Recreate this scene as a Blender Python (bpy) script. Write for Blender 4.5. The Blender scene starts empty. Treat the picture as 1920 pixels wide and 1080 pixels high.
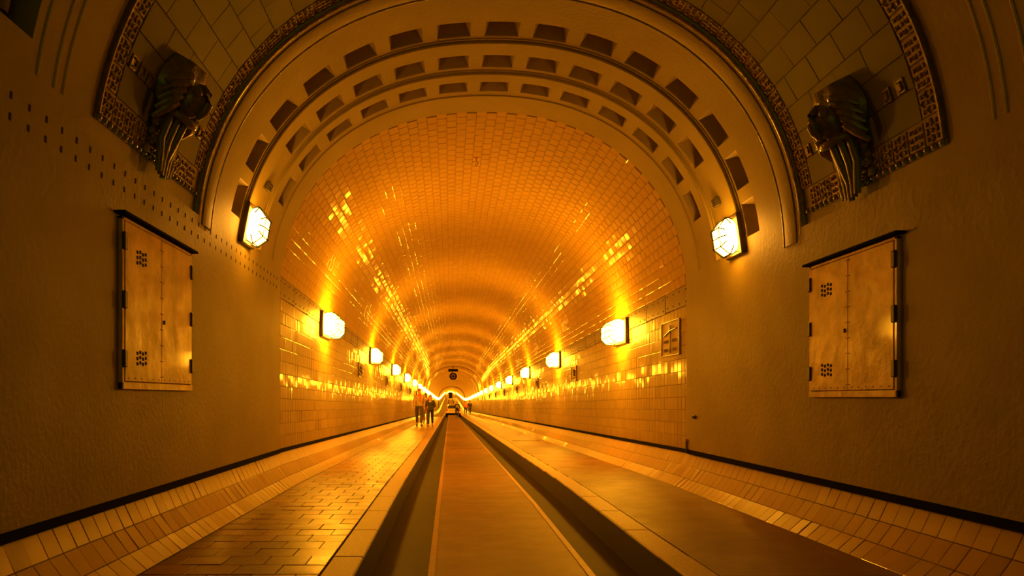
import bpy, math, random
import numpy as np
from mathutils import Matrix, Vector
C = bpy.context.scene.collection
PI = math.pi
rnd = random.Random(7)

# ------------------------------------------------------------------ camera, world, exposure
CZ = 1.27                                     # eye height above the carriageway
cam = bpy.data.objects.new('camera', bpy.data.cameras.new('camera'))
C.objects.link(cam)
cam.location = (0, 0, CZ); cam.rotation_euler = (PI / 2, 0, 0)
cam.data.sensor_width = 36; cam.data.lens = 36 * 1450 / 1920
cam.data.shift_x = (960 - 843) / 1920; cam.data.shift_y = (745 - 540) / 1920
cam.data.clip_start = .05; cam.data.clip_end = 1000
sc = bpy.context.scene
sc.camera = cam
sc.view_settings.view_transform = 'Standard'; sc.view_settings.look = 'None'
sc.view_settings.gamma = 1; sc.view_settings.use_curve_mapping = False
sc.view_settings.exposure = 0.42
LAMP = (1.0, .385, .012); LAMP_STRENGTH = 84.0
PLAMP = (1.0, .38, .028)
PORTAL_STRENGTH = 38.0
WORLD = (.100, .118, .004)
sc.cycles.max_bounces = 7; sc.cycles.caustics_reflective = False; sc.cycles.caustics_refractive = False
sc.cycles.sample_clamp_indirect = 6
w = bpy.data.worlds.new('world'); sc.world = w; w.use_nodes = True
w.node_tree.nodes['Background'].inputs[0].default_value = (*WORLD, 1)
w.node_tree.nodes['Background'].inputs[1].default_value = 1.0

# ------------------------------------------------------------------ materials
def mat(name, col, rough=.5, metal=0., var=.0, vscale=4., bump=0., bscale=40., col2=None, coat=0., island=0., spec=.5, emit=None, bdist=.01, rvar=0.):
    m = bpy.data.materials.new(name); m.use_nodes = True
    nt = m.node_tree; N = nt.nodes; L = nt.links; b = N['Principled BSDF']
    b.inputs['Base Color'].default_value = (*col, 1); b.inputs['Roughness'].default_value = rough
    b.inputs['Metallic'].default_value = metal; b.inputs['Coat Weight'].default_value = coat
    b.inputs['Coat Roughness'].default_value = .08; b.inputs['Specular IOR Level'].default_value = spec
    if emit:
        b.inputs['Emission Color'].default_value = (*emit[0], 1); b.inputs['Emission Strength'].default_value = emit[1]
    geo = N.new('ShaderNodeNewGeometry')
    src = None
    if var or col2:
        n = N.new('ShaderNodeTexNoise'); n.inputs['Scale'].default_value = vscale; n.inputs['Detail'].default_value = 6
        n.inputs['Roughness'].default_value = .65
        L.new(geo.outputs['Position'], n.inputs['Vector'])
        r = N.new('ShaderNodeMapRange'); r.inputs[1].default_value = .3; r.inputs[2].default_value = .7
        L.new(n.outputs[0], r.inputs[0])
        mx = N.new('ShaderNodeMix'); mx.data_type = 'RGBA'
        c2 = col2 or tuple(c * (1 - var) for c in col)
        mx.inputs[6].default_value = (*c2, 1); mx.inputs[7].default_value = (*col, 1)
        L.new(r.outputs[0], mx.inputs[0]); src = mx.outputs[2]
        if rvar:
            rr = N.new('ShaderNodeMapRange'); rr.inputs[3].default_value = rough + rvar; rr.inputs[4].default_value = rough
            L.new(r.outputs[0], rr.inputs[0]); L.new(rr.outputs[0], b.inputs['Roughness'])
    if island:
        oi = N.new('ShaderNodeObjectInfo'); ad = N.new('ShaderNodeMath'); ad.operation = 'ADD'
        L.new(oi.outputs['Random'], ad.inputs[0]); L.new(geo.outputs['Random Per Island'], ad.inputs[1])
        fr = N.new('ShaderNodeMath'); fr.operation = 'FRACT'; L.new(ad.outputs[0], fr.inputs[0])
        r2 = N.new('ShaderNodeMapRange'); r2.inputs[3].default_value = 1 - island; r2.inputs[4].default_value = 1 + island * .6
        L.new(fr.outputs[0], r2.inputs[0])
        m2 = N.new('ShaderNodeMix'); m2.data_type = 'RGBA'; m2.blend_type = 'MULTIPLY'; m2.inputs[0].default_value = 1
        if src: L.new(src, m2.inputs[6])
        else: m2.inputs[6].default_value = (*col, 1)
        L.new(r2.outputs[0], m2.inputs[7]); src = m2.outputs[2]
    if src: L.new(src, b.inputs['Base Color'])
    if bump:
        n = N.new('ShaderNodeTexNoise'); n.inputs['Scale'].default_value = bscale; n.inputs['Detail'].default_value = 5
        L.new(geo.outputs['Position'], n.inputs['Vector'])
        bp = N.new('ShaderNodeBump'); bp.inputs['Strength'].default_value = bump; bp.inputs['Distance'].default_value = bdist
        L.new(n.outputs[0], bp.inputs['Height']); L.new(bp.outputs[0], b.inputs['Normal'])
    return m

def far_tile_mat(name, col, rough, tw, th):
    """glazed tiling too far away for single tiles: joints and unevenness as relief"""
    m = mat(name, col, rough, var=.15, vscale=2., spec=.15)
    nt = m.node_tree; N = nt.nodes; L = nt.links; b = N['Principled BSDF']
    uv = N.new('ShaderNodeUVMap'); br = N.new('ShaderNodeTexBrick')
    br.inputs['Scale'].default_value = 1; br.inputs['Brick Width'].default_value = tw; br.inputs['Row Height'].default_value = th
    br.inputs['Mortar Size'].default_value = .004; br.inputs['Color1'].default_value = (1, 1, 1, 1); br.inputs['Color2'].default_value = (.7, .7, .7, 1)
    br.inputs['Mortar'].default_value = (0, 0, 0, 1)
    L.new(uv.outputs[0], br.inputs[0])
    bp = N.new('ShaderNodeBump'); bp.inputs['Strength'].default_value = .4; bp.inputs['Distance'].default_value = .01
    L.new(br.outputs[0], bp.inputs['Height']); L.new(bp.outputs[0], b.inputs['Normal'])
    return m

M = {}
M['plaster'] = mat('painted plaster', (.35, .265, .035), .55, var=.16, vscale=1.3, bump=.5, bscale=24, rvar=.1)
M['plaster_rough'] = mat('patched plaster', (.62, .46, .13), .5, var=.3, vscale=5, bump=.9, bscale=16, bdist=.02)
M['tile'] = mat('cream glazed tile', (.41, .285, .045), .5, island=.10, bump=.12, bscale=30, coat=.22, spec=.2, bdist=.005)
M['tile_v'] = mat('cream glazed vault tile', (.52, .34, .042), .6, island=.05, bump=.08, bscale=20, coat=.22, spec=.1, bdist=.005)
M['grout'] = mat('brown grout', (.17, .10, .025), .8)
M['far_v'] = far_tile_mat('distant vault tiling', (.50, .33, .04), .55, .22, .12)
M['far_w'] = far_tile_mat('distant wall tiling', (.38, .27, .045), .45, .15, .15)
M['cove'] = mat('glazed cove tile', (.40, .21, .028), .36, island=.08, bump=.12, bscale=18, coat=.28, spec=.3)
M['panel'] = mat('olive glazed slab', (.20, .185, .022), .5, spec=.15, island=.16, var=.12, vscale=3, bump=.1, bscale=14)
M['panelpale'] = mat('pale green glazed slab', (.24, .36, .06), .36, island=.1)
M['orn'] = mat('dark glazed ornament', (.30, .22, .07), .3, island=.3, bump=.8, bscale=70, bdist=.01, col2=(.38, .24, .07), vscale=45)
M['glint'] = mat('bead glint', (.9, .65, .18), .2)
M['dark_glaze'] = mat('dark green glazed ceramic', (.12, .115, .03), .13, bump=.9, bscale=38, coat=.9, col2=(.34, .22, .05), vscale=14)
M['flute'] = mat('dark ribbed ceramic', (.20, .15, .04), .2, bump=.3, bscale=50, coat=.3)
M['bronze'] = mat('dark bronze', (.09, .06, .03), .4, .7)
M['bandp'] = mat('painted steel band', (.24, .14, .028), .5, var=.25, vscale=6, bump=.12, bscale=30)
M['black'] = mat('matt black', (.006, .007, .004), .9, spec=.08)
M['metal'] = mat('cream painted sheet metal', (.98, .62, .15), .36, var=.4, vscale=4.5, bump=.8, bscale=5, bdist=.025, rvar=.16, coat=.1)
M['hinge'] = mat('dark painted hinge', (.10, .08, .03), .5, .3)
M['hole'] = mat('dark hole', (.01, .008, .004), .9)
M['lamp'] = mat('lit lamp glass', (.9, .8, .6), .3, emit=(LAMP, LAMP_STRENGTH))
M['plamp'] = mat('lit portal lamp glass', (.9, .8, .6), .3, emit=(PLAMP, PORTAL_STRENGTH))
M['road'] = mat('worn smooth carriageway', (.23, .095, .015), .44, var=.25, vscale=2.5, bump=.5, bscale=90, bdist=.006, rvar=.1)
M['track'] = mat('dark wheel track paving', (.05, .032, .009), .6, spec=.2, var=.3, vscale=3, bump=.5, bscale=90, bdist=.006)
M['strip'] = mat('worn steel guide strip', (.46, .24, .06), .45, .1, var=.3, vscale=12, bump=.3, bscale=60)
M['paver'] = mat('glossy footway paver', (.40, .19, .04), .27, island=.28, var=.25, vscale=3, bump=.4, bscale=30, bdist=.006, rvar=.2)
M['walk'] = mat('asphalt footway', (.26, .115, .024), .4, var=.25, vscale=2.2, bump=.6, bscale=60, bdist=.006, rvar=.14)
M['kerb'] = mat('granite kerb', (.60, .30, .075), .42, var=.4, vscale=50, bump=.7, bscale=110, bdist=.006)
M['kerbface'] = mat('dark kerb face', (.06, .045, .02), .6, var=.3, vscale=4)  # kerb faces darker than the stone tops
M['coffer'] = mat('coffer plaster', (.40, .30, .09), .65, var=.2, vscale=6)
M['skin'] = mat('skin', (.62, .33, .17), .5)
def cloth(n, c): return mat(n, c, .85, var=.25, vscale=9, bump=.4, bscale=60)
M['hairdark'] = cloth('dark hair', (.03, .02, .012)); M['hairred'] = cloth('auburn hair', (.42, .13, .03))

# ------------------------------------------------------------------ object helpers
def link(name, me, parent=None, loc=(0, 0, 0), mtx=None):
    o = bpy.data.objects.new(name, me); C.objects.link(o)
    if mtx is not None: o.matrix_basis = mtx
    else: o.location = loc
    o.parent = parent
    return o
def tag(o, label=None, cat=None, group=None, kind=None):
    if label: o['label'] = label
    if cat: o['category'] = cat
    if group: o['group'] = group
    if kind: o['kind'] = kind
    return o
def empty(name, loc=(0, 0, 0), rz=0, **k):
    o = link(name, None, loc=loc); o.rotation_euler = (0, 0, rz); o.empty_display_size = .1
    return tag(o, **k)
def copy_tree(o, parent=None):
    c = o.copy(); C.objects.link(c); c.parent = parent
    for ch in list(o.children): copy_tree(ch, c)
    return c
class MB:
    def __init__(s): s.v = []; s.f = []; s.mi = []
    def add(s, V, F, mi=0):
        b = len(s.v); s.v += [tuple(map(float, p)) for p in V]; s.f += [tuple(i + b for i in f) for f in F]; s.mi += [mi] * len(F)
    def box(s, x0, x1, y0, y1, z0, z1, mi=0, bev=0.):
        if bev:
            b = bev
            V = []
            for z, k in ((z0, b), (z0 + b, 0), (z1 - b, 0), (z1, b)):
                V += [(x0 + k, y0 + b, z), (x0 + b, y0 + k, z), (x1 - b, y0 + k, z), (x1 - k, y0 + b, z),
                      (x1 - k, y1 - b, z), (x1 - b, y1 - k, z), (x0 + b, y1 - k, z), (x0 + k, y1 - b, z)]
            F = [tuple(range(7, -1, -1)), tuple(range(24, 32))]
            for r in range(3):
                for i in range(8): F.append((r * 8 + i, r * 8 + (i + 1) % 8, r * 8 + 8 + (i + 1) % 8, r * 8 + 8 + i))
            s.add(V, F, mi); return
        V = [(x, y, z) for z in (z0, z1) for y in (y0, y1) for x in (x0, x1)]
        s.add(V, [(0, 2, 3, 1), (4, 5, 7, 6), (0, 1, 5, 4), (2, 6, 7, 3), (0, 4, 6, 2), (1, 3, 7, 5)], mi)
    def tube(s, pts, rad, n=8, mi=0, cap=True):
        pts = [Vector(p) for p in pts]; rr = rad if hasattr(rad, '__len__') else [rad] * len(pts)
        V = []; F = []; up = None
        for i, p in enumerate(pts):
            d = (pts[min(i + 1, len(pts) - 1)] - pts[max(i - 1, 0)]).normalized()
            if up is None: up = Vector((0, 0, 1)) if abs(d.z) < .9 else Vector((1, 0, 0))
            a = d.cross(up).normalized(); up2 = a.cross(d).normalized()
            for k in range(n):
                t = 2 * PI * k / n; V.append(p + (a * math.cos(t) + up2 * math.sin(t)) * rr[i])
        m = len(pts)
        for i in range(m - 1):
            for k in range(n): F.append((i * n + k, i * n + (k + 1) % n, (i + 1) * n + (k + 1) % n, (i + 1) * n + k))
        if cap: F += [tuple(range(n - 1, -1, -1)), tuple((m - 1) * n + k for k in range(n))]
        s.add(V, F, mi)
    def ball(s, c, r, nu=12, nv=8, mi=0, sc=(1, 1, 1)):
        V = [(c[0], c[1], c[2] - r * sc[2])]; F = []
        for j in range(1, nv):
            t = -PI / 2 + PI * j / nv
            for i in range(nu):
                a = 2 * PI * i / nu; V.append((c[0] + r * sc[0] * math.cos(t) * math.cos(a), c[1] + r * sc[1] * math.cos(t) * math.sin(a), c[2] + r * sc[2] * math.sin(t)))
        V.append((c[0], c[1], c[2] + r * sc[2]))
        for i in range(nu):
            F.append((0, 1 + (i + 1) % nu, 1 + i)); F.append((len(V) - 1, 1 + (nv - 2) * nu + i, 1 + (nv - 2) * nu + (i + 1) % nu))
            for j in range(nv - 2): F.append((1 + j * nu + i, 1 + j * nu + (i + 1) % nu, 1 + (j + 1) * nu + (i + 1) % nu, 1 + (j + 1) * nu + i))
        s.add(V, F, mi)
    def mesh(s, name, mats, smooth=None):
        me = bpy.data.meshes.new(name); me.from_pydata(s.v, [], s.f); me.update()
        for m in (mats if isinstance(mats, (list, tuple)) else [mats]): me.materials.append(m)
        if any(s.mi): me.polygons.foreach_set('material_index', s.mi)
        if smooth is not None:
            me.polygons.foreach_set('use_smooth', [True] * len(s.f)); me.set_sharp_from_angle(angle=math.radians(smooth))
        return me
    def build(s, name, mats, parent=None, smooth=None, loc=(0, 0, 0), mtx=None):
        return link(name, s.mesh(name, mats, smooth), parent, loc, mtx)

# ------------------------------------------------------------------ the bore: one cross-section from the hall into the tunnel
XL, XR, ZS, AB, NE = -2.074, 2.883, 1.168, 2.297, 2.2      # heights relative to the eye
ZB = -.63                                                   # foot of the walls (top of the black strip)
YP = 9.31                                                   # portal: hall plaster ends, tiling begins
YEND = 330.
CX = (XL + XR) / 2; AH = (XR - XL) / 2
def _profile():
    t = np.linspace(0, PI, 3001)
    x = CX - AH * np.sign(np.cos(t)) * np.abs(np.cos(t)) ** (2 / NE); z = ZS + AB * np.abs(np.sin(t)) ** (2 / NE)
    x = np.concatenate([[XL], x, [XR]]); z = np.concatenate([[ZB], z, [ZB]])
    s = np.concatenate([[0], np.cumsum(np.hypot(np.diff(x), np.diff(z)))])
    k = np.concatenate([[True], np.diff(s) > 1e-9]); return s[k], x[k], z[k]
PS, PX, PZ = _profile(); STOT = PS[-1]
def Pxz(s): return np.interp(s, PS, PX), np.interp(s, PS, PZ)
def Nxz(s):
    a = np.array(Pxz(s + .03)) - np.array(Pxz(s - .03)) if .03 < s < STOT - .03 else np.array([0, 1.]) if s < 1 else np.array([0, -1.])
    a = a / np.hypot(*a); return a[1], -a[0]               # inward normal
def sL(z):                                                  # arc position on the left side at height z over the eye
    k = PX < CX; return float(np.interp(z, PZ[k], PS[k]))
def sR(z):
    k = PX > CX; return float(np.interp(-z, -PZ[k], PS[k]))
def G(y):                                                   # the tunnel dips, then climbs
    if y < YP: return 0.
    g1, g2 = .0130, .0125
    if y < 110: return -g1 * (y - YP)
    z110 = -g1 * (110 - YP)
    if y < 160:
        t = y - 110; return z110 - g1 * t + (g1 + g2) * t * t / 100
    return z110 - g1 * 50 + (g1 + g2) * 25 + g2 * (y - 160)
def pt(s, y, d=0.):
    x, z = Pxz(s); nx, nz = Nxz(s); return (x + nx * d, y, z + nz * d + CZ + G(y))
def frame(s, y, d=0., tilt=(0, 0), roll=0):                 # x along the arc, y along the tunnel, z inward
    nx, nz = Nxz(s)
    ez = Vector((nx, 0, nz)); ex = Vector((nz, 0, -nx)) * -1
    ey = Vector((0, 1, 0)); ex = ey.cross(ez).normalized()
    R = Matrix((ex, ey, ez)).transposed().to_4x4()
    return Matrix.Translation(pt(s, y, d)) @ R @ Matrix.Rotation(tilt[0], 4, 'X') @ Matrix.Rotation(tilt[1], 4, 'Y') @ Matrix.Rotation(roll, 4, 'Z')
DR = -.10                                                   # everything on the right sits a hand lower
SBL, STL = sL(1.22), sL(1.48); SBR, STR = sR(1.22 + DR), sR(1.48 + DR)

ys_far = [YP] + list(np.arange(10, YEND + .1, 2.5))
ylin_t = sorted(set([round(v, 3) for v in ys_far] + [YEND]))

def shell_tunnel(mb, s0, s1, step, d=-.007, farY=75., uv=None):
    ss = np.linspace(s0, s1, max(2, int((s1 - s0) / step) + 1))
    b = len(mb.v); ns = len(ss)
    for y in ylin_t:
        for s in ss: mb.v.append(tuple(map(float, pt(float(s), y, d)))); uv.append((y, float(s)))
    for j in range(len(ylin_t) - 1):
        for i in range(ns - 1):
            mb.f.append((b + j * ns + i, b + j * ns + i + 1, b + (j + 1) * ns + i + 1, b + (j + 1) * ns + i)); mb.mi.append(1 if ylin_t[j] < farY else 2)

HALL_Y0 = -3.0
HD = .03                                                    # plaster stands proud of the tiling
def height_cells(mb, sl, yl, dfun, uv):
    """stepped lining: one flat offset per cell, risers between different offsets, None = hole filled by a part"""
    key = {}
    def V(i, j, d):
        k = (i, j, round(d, 4))
        if k not in key:
            key[k] = len(mb.v); mb.v.append(tuple(map(float, pt(sl[i], yl[j], d)))); uv.append((yl[j], sl[i]))
        return key[k]
    D = [[dfun((sl[i] + sl[i + 1]) / 2, (yl[j] + yl[j + 1]) / 2) for j in range(len(yl) - 1)] for i in range(len(sl) - 1)]
    for i in range(len(sl) - 1):
        for j in range(len(yl) - 1):
            d = D[i][j]
            if d is None: continue
            mb.f.append((V(i, j, d), V(i + 1, j, d), V(i + 1, j + 1, d), V(i, j + 1, d))); mb.mi.append(0)
            if i + 1 < len(sl) - 1 and D[i + 1][j] is not None and D[i + 1][j] != d:
                e = D[i + 1][j]; mb.f.append((V(i + 1, j, d), V(i + 1, j, e), V(i + 1, j + 1, e), V(i + 1, j + 1, d))); mb.mi.append(0)
            if j + 1 < len(yl) - 1 and D[i][j + 1] is not None and D[i][j + 1] != d:
                e = D[i][j + 1]; mb.f.append((V(i, j + 1, d), V(i + 1, j + 1, d), V(i + 1, j + 1, e), V(i, j + 1, e))); mb.mi.append(0)
    # jamb at the portal
    j = len(yl) - 1
    for i in range(len(sl) - 1):
        mb.f.append((V(i, j, HD), V(i + 1, j, HD), V(i + 1, j, -.008), V(i, j, -.008))); mb.mi.append(0)
def finish_shell(name, mb, uv, mats):
    me = mb.mesh(name, mats, 30)
    u = me.uv_layers.new(name='UVMap'); vi = np.zeros(len(me.loops), dtype=np.int32); me.loops.foreach_get('vertex_index', vi)
    u.data.foreach_set('uv', np.array(uv, dtype=np.float32)[vi].ravel())
    o = link(name, me); o['kind'] = 'structure'; return o
def grid(a, b, step, extra=()):
    L = list(np.linspace(a, b, max(2, int((b - a) / step) + 1)))
    ex = [e for e in extra if a < e < b]
    L = [v for v in L if all(abs(v - e) > step * .35 for e in ex)] + ex
    if a not in L: L.append(a)
    if b not in L: L.append(b)
    return sorted(set(round(float(v), 5) for v in L))

# coffers: 15 to a ring, three rings
SC0 = (sL(1.72) + sR(1.72 + DR)) / 2
NCOF = 15
ROWS = [(7.07, 7.36), (7.76, 8.05), (8.42, 8.68)]
def cof_s(k, r): return SC0 + (k - 7) * .458 + .04
coffers = []
for r, (ya, yb) in enumerate(ROWS):
    for k in range(NCOF):
        if r == 1 and k in (0, 1, 13, 14): continue
        if r == 2 and k in (0, 14): continue
        c = cof_s(k, r); coffers.append((c - .165, c + .165, ya, yb))
PB0, PB1 = sL(1.65), sR(1.50)                               # foot of the tiled panels, both sides
PF0, PF1 = sL(1.47), sR(1.32)                               # edge of the recess
PY0, PY1 = 4.50, 6.20
NI_L = (sL(1.72), sL(2.95)); NI_R = (sR(2.8), sR(1.6)); NY = (3.2, 3.70)
def dhall(s, y):
    for a, b, c, d in coffers:
        if a < s < b and c < y < d: return None
    if PF0 < s < PF1 and PY0 - .2 < y < PY1 + .1: return -.02
    if (NI_L[0] < s < NI_L[1] or NI_R[0] < s < NI_R[1]) and NY[0] < y < NY[1]: return -.16
    return HD
mb = MB(); uv = []
sl = grid(STL, STR, .07, sorted(set([v for c in coffers for v in c[:2]] + [PF0, PF1, *NI_L, *NI_R])))
yl = grid(HALL_Y0, YP, .5, sorted(set([v for c in coffers for v in c[2:]] + [PY0 - .2, PY1 + .1, *NY])))
height_cells(mb, sl, yl, dhall, uv)
shell_tunnel(mb, STL, STR, .11, uv=uv)
ceiling = finish_shell('ceiling', mb, uv, [M['plaster'], M['grout'], M['far_v']])
for a, b, c, d in coffers:                                  # each recess a part
    mb = MB(); n = 5; rings = []
    for ins, dep in ((0, HD), (.008, HD - .008), (.02, HD - .045), (.06, -.13)):
        ring = []
        A, B, Cc, D = a + ins, b - ins, c + ins * .8, d - ins * .8
        for i in range(n): ring.append(pt(A + (B - A) * i / n, Cc, dep))
        ring.append(pt(B, Cc, dep)); 
        for i in range(n, -1, -1): ring.append(pt(A + (B - A) * i / n, D, dep))
        rings.append(ring)
    V = [p for r_ in rings for p in r_]; m = len(rings[0]); F = []
    for r_ in range(3):
        for i in range(m): F.append((r_ * m + i, r_ * m + (i + 1) % m, (r_ + 1) * m + (i + 1) % m, (r_ + 1) * m + i))
    b0 = 3 * m
    for i in range(n): F.append((b0 + i, b0 + i + 1, b0 + m - 2 - i, b0 + m - 1 - i))
    mb.add(V, F); mb.build('coffer', M['coffer'], ceiling)

walls = {}
for side in ('left', 'right'):
    mb = MB(); uv = []
    s0, s1 = (0., STL) if side == 'left' else (STR, STOT)
    height_cells(mb, grid(s0, s1, .06), grid(HALL_Y0, YP, 1.), lambda s, y: HD, uv)
    shell_tunnel(mb, s0, s1, .1, uv=uv)
    walls[side] = finish_shell('wall_' + side, mb, uv, [M['plaster'], M['grout'], M['far_w']])

# ------------------------------------------------------------------ tiles
def tile_mesh(name, w_, l_, t, ch, m, kk=.45):
    """w along the arc (x), l along the tunnel (y), t thick, chamfered"""
    mb = MB(); a, b = w_ / 2, l_ / 2
    V = [(-a, -b, -.004), (a, -b, -.004), (a, b, -.004), (-a, b, -.004), (-a, -b, t - ch * kk), (a, -b, t - ch * kk), (a, b, t - ch * kk), (-a, b, t - ch * kk),
         (-a + ch, -b + ch, t), (a - ch, -b + ch, t), (a - ch, b - ch, t), (-a + ch, b - ch, t)]
    F = [(0, 1, 5, 4), (1, 2, 6, 5), (2, 3, 7, 6), (3, 0, 4, 7), (4, 5, 9, 8), (5, 6, 10, 9), (6, 7, 11, 10), (7, 4, 8, 11), (8, 9, 10, 11)]
    mb.add(V, F); return mb.mesh(name, m)
def lay(parent, me, places, n_single, name='tile', tilt=(.012, .012), d=-.007):
    """first n_single as objects, the rest joined into one part of kind stuff"""
    base = np.array([v.co[:] for v in me.vertices]); F = [tuple(p.vertices) for p in me.polygons]
    VV = []; FF = []; nb = len(base)
    for k, (s, y) in enumerate(places):
        mtx = frame(s, y, d, (rnd.gauss(0, tilt[0]), rnd.gauss(0, tilt[1])))
        if k < n_single:
            link(name, me, parent, mtx=mtx)
        else:
            A = np.array(mtx); VV.append(base @ A[:3, :3].T + A[:3, 3])
    if VV:
        VV = np.concatenate(VV); n = len(VV) // nb; f0 = np.array(F)
        FF = (f0[None] + (np.arange(n) * nb)[:, None, None]).reshape(-1, 4)
        m2 = bpy.data.meshes.new(name + '_field'); m2.vertices.add(len(VV)); m2.vertices.foreach_set('co', VV.astype(np.float32).ravel())
        m2.loops.add(len(FF) * 4); m2.loops.foreach_set('vertex_index', FF.astype(np.int32).ravel())
        m2.polygons.add(len(FF)); m2.polygons.foreach_set('loop_start', np.arange(len(FF), dtype=np.int32) * 4)
        m2.update(calc_edges=True); m2.shade_flat(); m2.materials.append(me.materials[0])
        link(name + '_field', m2, parent)['kind'] = 'stuff'
YT = 75.
nrow = int(round((STR - STL) / .122)); ds = (STR - STL) / nrow
me = tile_mesh('vault_tile', ds - .004, .216, .008, .013, M['tile_v'], .16)
pl = []
ny = int((YT - YP) / .22)
for j in range(ny):
    for i in range(nrow):
        pl.append((STL + (i + .5) * ds, YP + .115 + j * .22 + (.11 if i % 2 else 0)))
lay(ceiling, me, pl, 300, tilt=(.006, .013))
for side in ('left', 'right'):
    s0, s1 = (0., SBL) if side == 'left' else (SBR, STOT)
    nr = int(round((s1 - s0) / .154)); dw = (s1 - s0) / nr
    me = tile_mesh('wall_tile', dw - .004, .150, .007, .004, M['tile'])
    pl = []
    for j in range(int((YT - YP) / .154)):
        yy = YP + .08 + j * .154
        for i in range(nr):
            s = s0 + (i + .5) * dw
            if side == 'right' and 9.52 < yy < 10.35 and CZ - 1.27 + .25 < Pxz(s)[1] < .97 and False: continue
            pl.append((s, yy))
    lay(walls[side], me, pl, 300, tilt=(.016, .0035))
    # steel band with bolts between wall tiling and vault
    a, b = (SBL, STL) if side == 'left' else (STR, SBR)
    hw = (b - a) / 2 - .009
    mb = MB(); mb.box(-hw, hw, -.489, .489, -.004, .012, bev=.003)
    for bx in (-hw * .62, hw * .62):
        for by in (-.4, -.13, .13, .4): mb.tube([(bx, by, .010), (bx, by, .017)], .011, 6, mi=1)
    pm = mb.mesh('band_panel', [M['bandp'], M['hole']])
    y = YP + .5
    while y < YT:
        link('band_panel', pm, walls[side], mtx=frame((a + b) / 2, y, -.006, (rnd.gauss(0, .003), rnd.gauss(0, .004)))); y += 1.0
# bolt holes of the hall band
mb = MB()
for k in range(36):
    y = 3.59 + k * .158
    for s in (sL(1.405), sL(1.305)):
        A = frame(s, y, HD)
        mb.add([A @ Vector(p) for p in ((-.017, -.009, .002), (.017, -.009, .002), (.017, .009, .002), (-.017, .009, .002), (-.017, -.009, -.004), (.017, -.009, -.004), (.017, .009, -.004), (-.017, .009, -.004))],
               [(0, 1, 2, 3), (0, 4, 5, 1), (1, 5, 6, 2), (2, 6, 7, 3), (3, 7, 4, 0)])
mb.build('bolt_row', M['hole'], walls['left'])['kind'] = 'stuff'

# ------------------------------------------------------------------ swept mouldings
def sweep(name, prof, s0, s1, m, step=.06, smooth=40):
    """prof: (y, inward) points, swept along the arc"""
    ss = np.linspace(s0, s1, int((s1 - s0) / step) + 2); mb = MB(); n = len(prof)
    V = [pt(float(s), y, d) for s in ss for y, d in prof]
    F = [(i * n + k, i * n + k + 1, (i + 1) * n + k + 1, (i + 1) * n + k) for i in range(len(ss) - 1) for k in range(n - 1)]
    F += [tuple(range(n)), tuple((len(ss) - 1) * n + k for k in range(n - 1, -1, -1))]
    mb.add(V, F); o = mb.build(name, m, smooth=smooth); o['kind'] = 'structure'; return o
def bead(y, r, h=None, base=HD):
    h = h or r
    return [(y - r, base - .004)] + [(y + r * math.cos(t), base + h * math.sin(t)) for t in np.linspace(PI, 0, 9)] + [(y + r, base - .004)]
EL, ER = sL(1.56), sR(1.45)
ntrim = [0]
def trim(prof, s0, s1, m, **k):
    ntrim[0] += 1; return sweep('trim_%d' % ntrim[0], prof, s0, s1, m, **k)
outer_ring = trim([(6.34, .02), (6.34, .04), (6.36, .046), (6.52, .046), (6.545, .04), (6.55, .025)], sL(1.42), sR(1.27), M['plaster'])
trim(bead(6.285, .035, .05, -.015), PF0, PF1, M['dark_glaze'])
trim(bead(6.575, .012, .012), sL(1.42), sR(1.27), M['dark_glaze'])
for y in (7.45, 8.17):
    trim(bead(y, .016, .03), EL, ER, M['plaster'])
    trim(bead(y + .045, .009, .008), EL, ER, M['orn'])
    trim(bead(y - .05, .010, .012), EL, ER, M['plaster'])
trim(bead(8.80, .014, .012), EL, ER, M['plaster'])
for y in (3.78, 3.94, 4.03):
    trim(bead(y, .006, .010), sL(1.58), sR(1.45), M['glint'])  # thin mouldings, their glints painted in as a bright gold colour
for a_, b_ in (NI_L, NI_R): trim(bead(3.58, .07, .12, -.16), a_ + .06, b_ - .06, M['plaster'])
# distant arch ribs
for y in (67., 145.):
    prof = [(y - .25, -.01), (y - .25, .10), (y + .25, .10), (y + .25, -.01)]
    trim(prof, .02, STOT - .02, M['kerbface'] if y > 100 else M['orn'], step=.12)

# ------------------------------------------------------------------ glazed slab panels of the hall vault (children of the ceiling)
orn_mb = MB(); orn_mb.box(-.077, .077, -.077, .077, -.01, .012, bev=.004)
for q in range(9):
    ax, ay = (q % 3 - 1) * .046, (q // 3 - 1) * .046
    if q % 2: orn_mb.tube([(ax - .018, ay - .008, .014), (ax, ay + .012, .022), (ax + .018, ay - .008, .014)], .008, 5)
    else: orn_mb.ball((ax, ay, .012), .016, 6, 4)
orn = orn_mb.mesh('ornament_tile', M['orn'], 40)
for k in range(10):                                          # bottom borders
    for s in (PB0 + .085, PB1 - .085):
        link('ornament_tile', orn, ceiling, mtx=frame(s, PY0 + .085 + k * .164, -.02, roll=PI / 2 * rnd.randrange(4)))
n = int((PB1 - PB0 - .34) / .16)
for k in range(n):                                           # near and far borders
    s = PB0 + .17 + (k + .5) * (PB1 - PB0 - .34) / n
    for y in (PY0 + .085, PY1 - .025): link('ornament_tile', orn, ceiling, mtx=frame(s, y, -.02, roll=PI / 2 * rnd.randrange(4)))
trim([(PY0 - .02, -.02), (PY0 - .02, .01), (PY0 - .005, .01), (PY0 - .005, -.02)], PB0, PB1, M['dark_glaze'])
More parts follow.
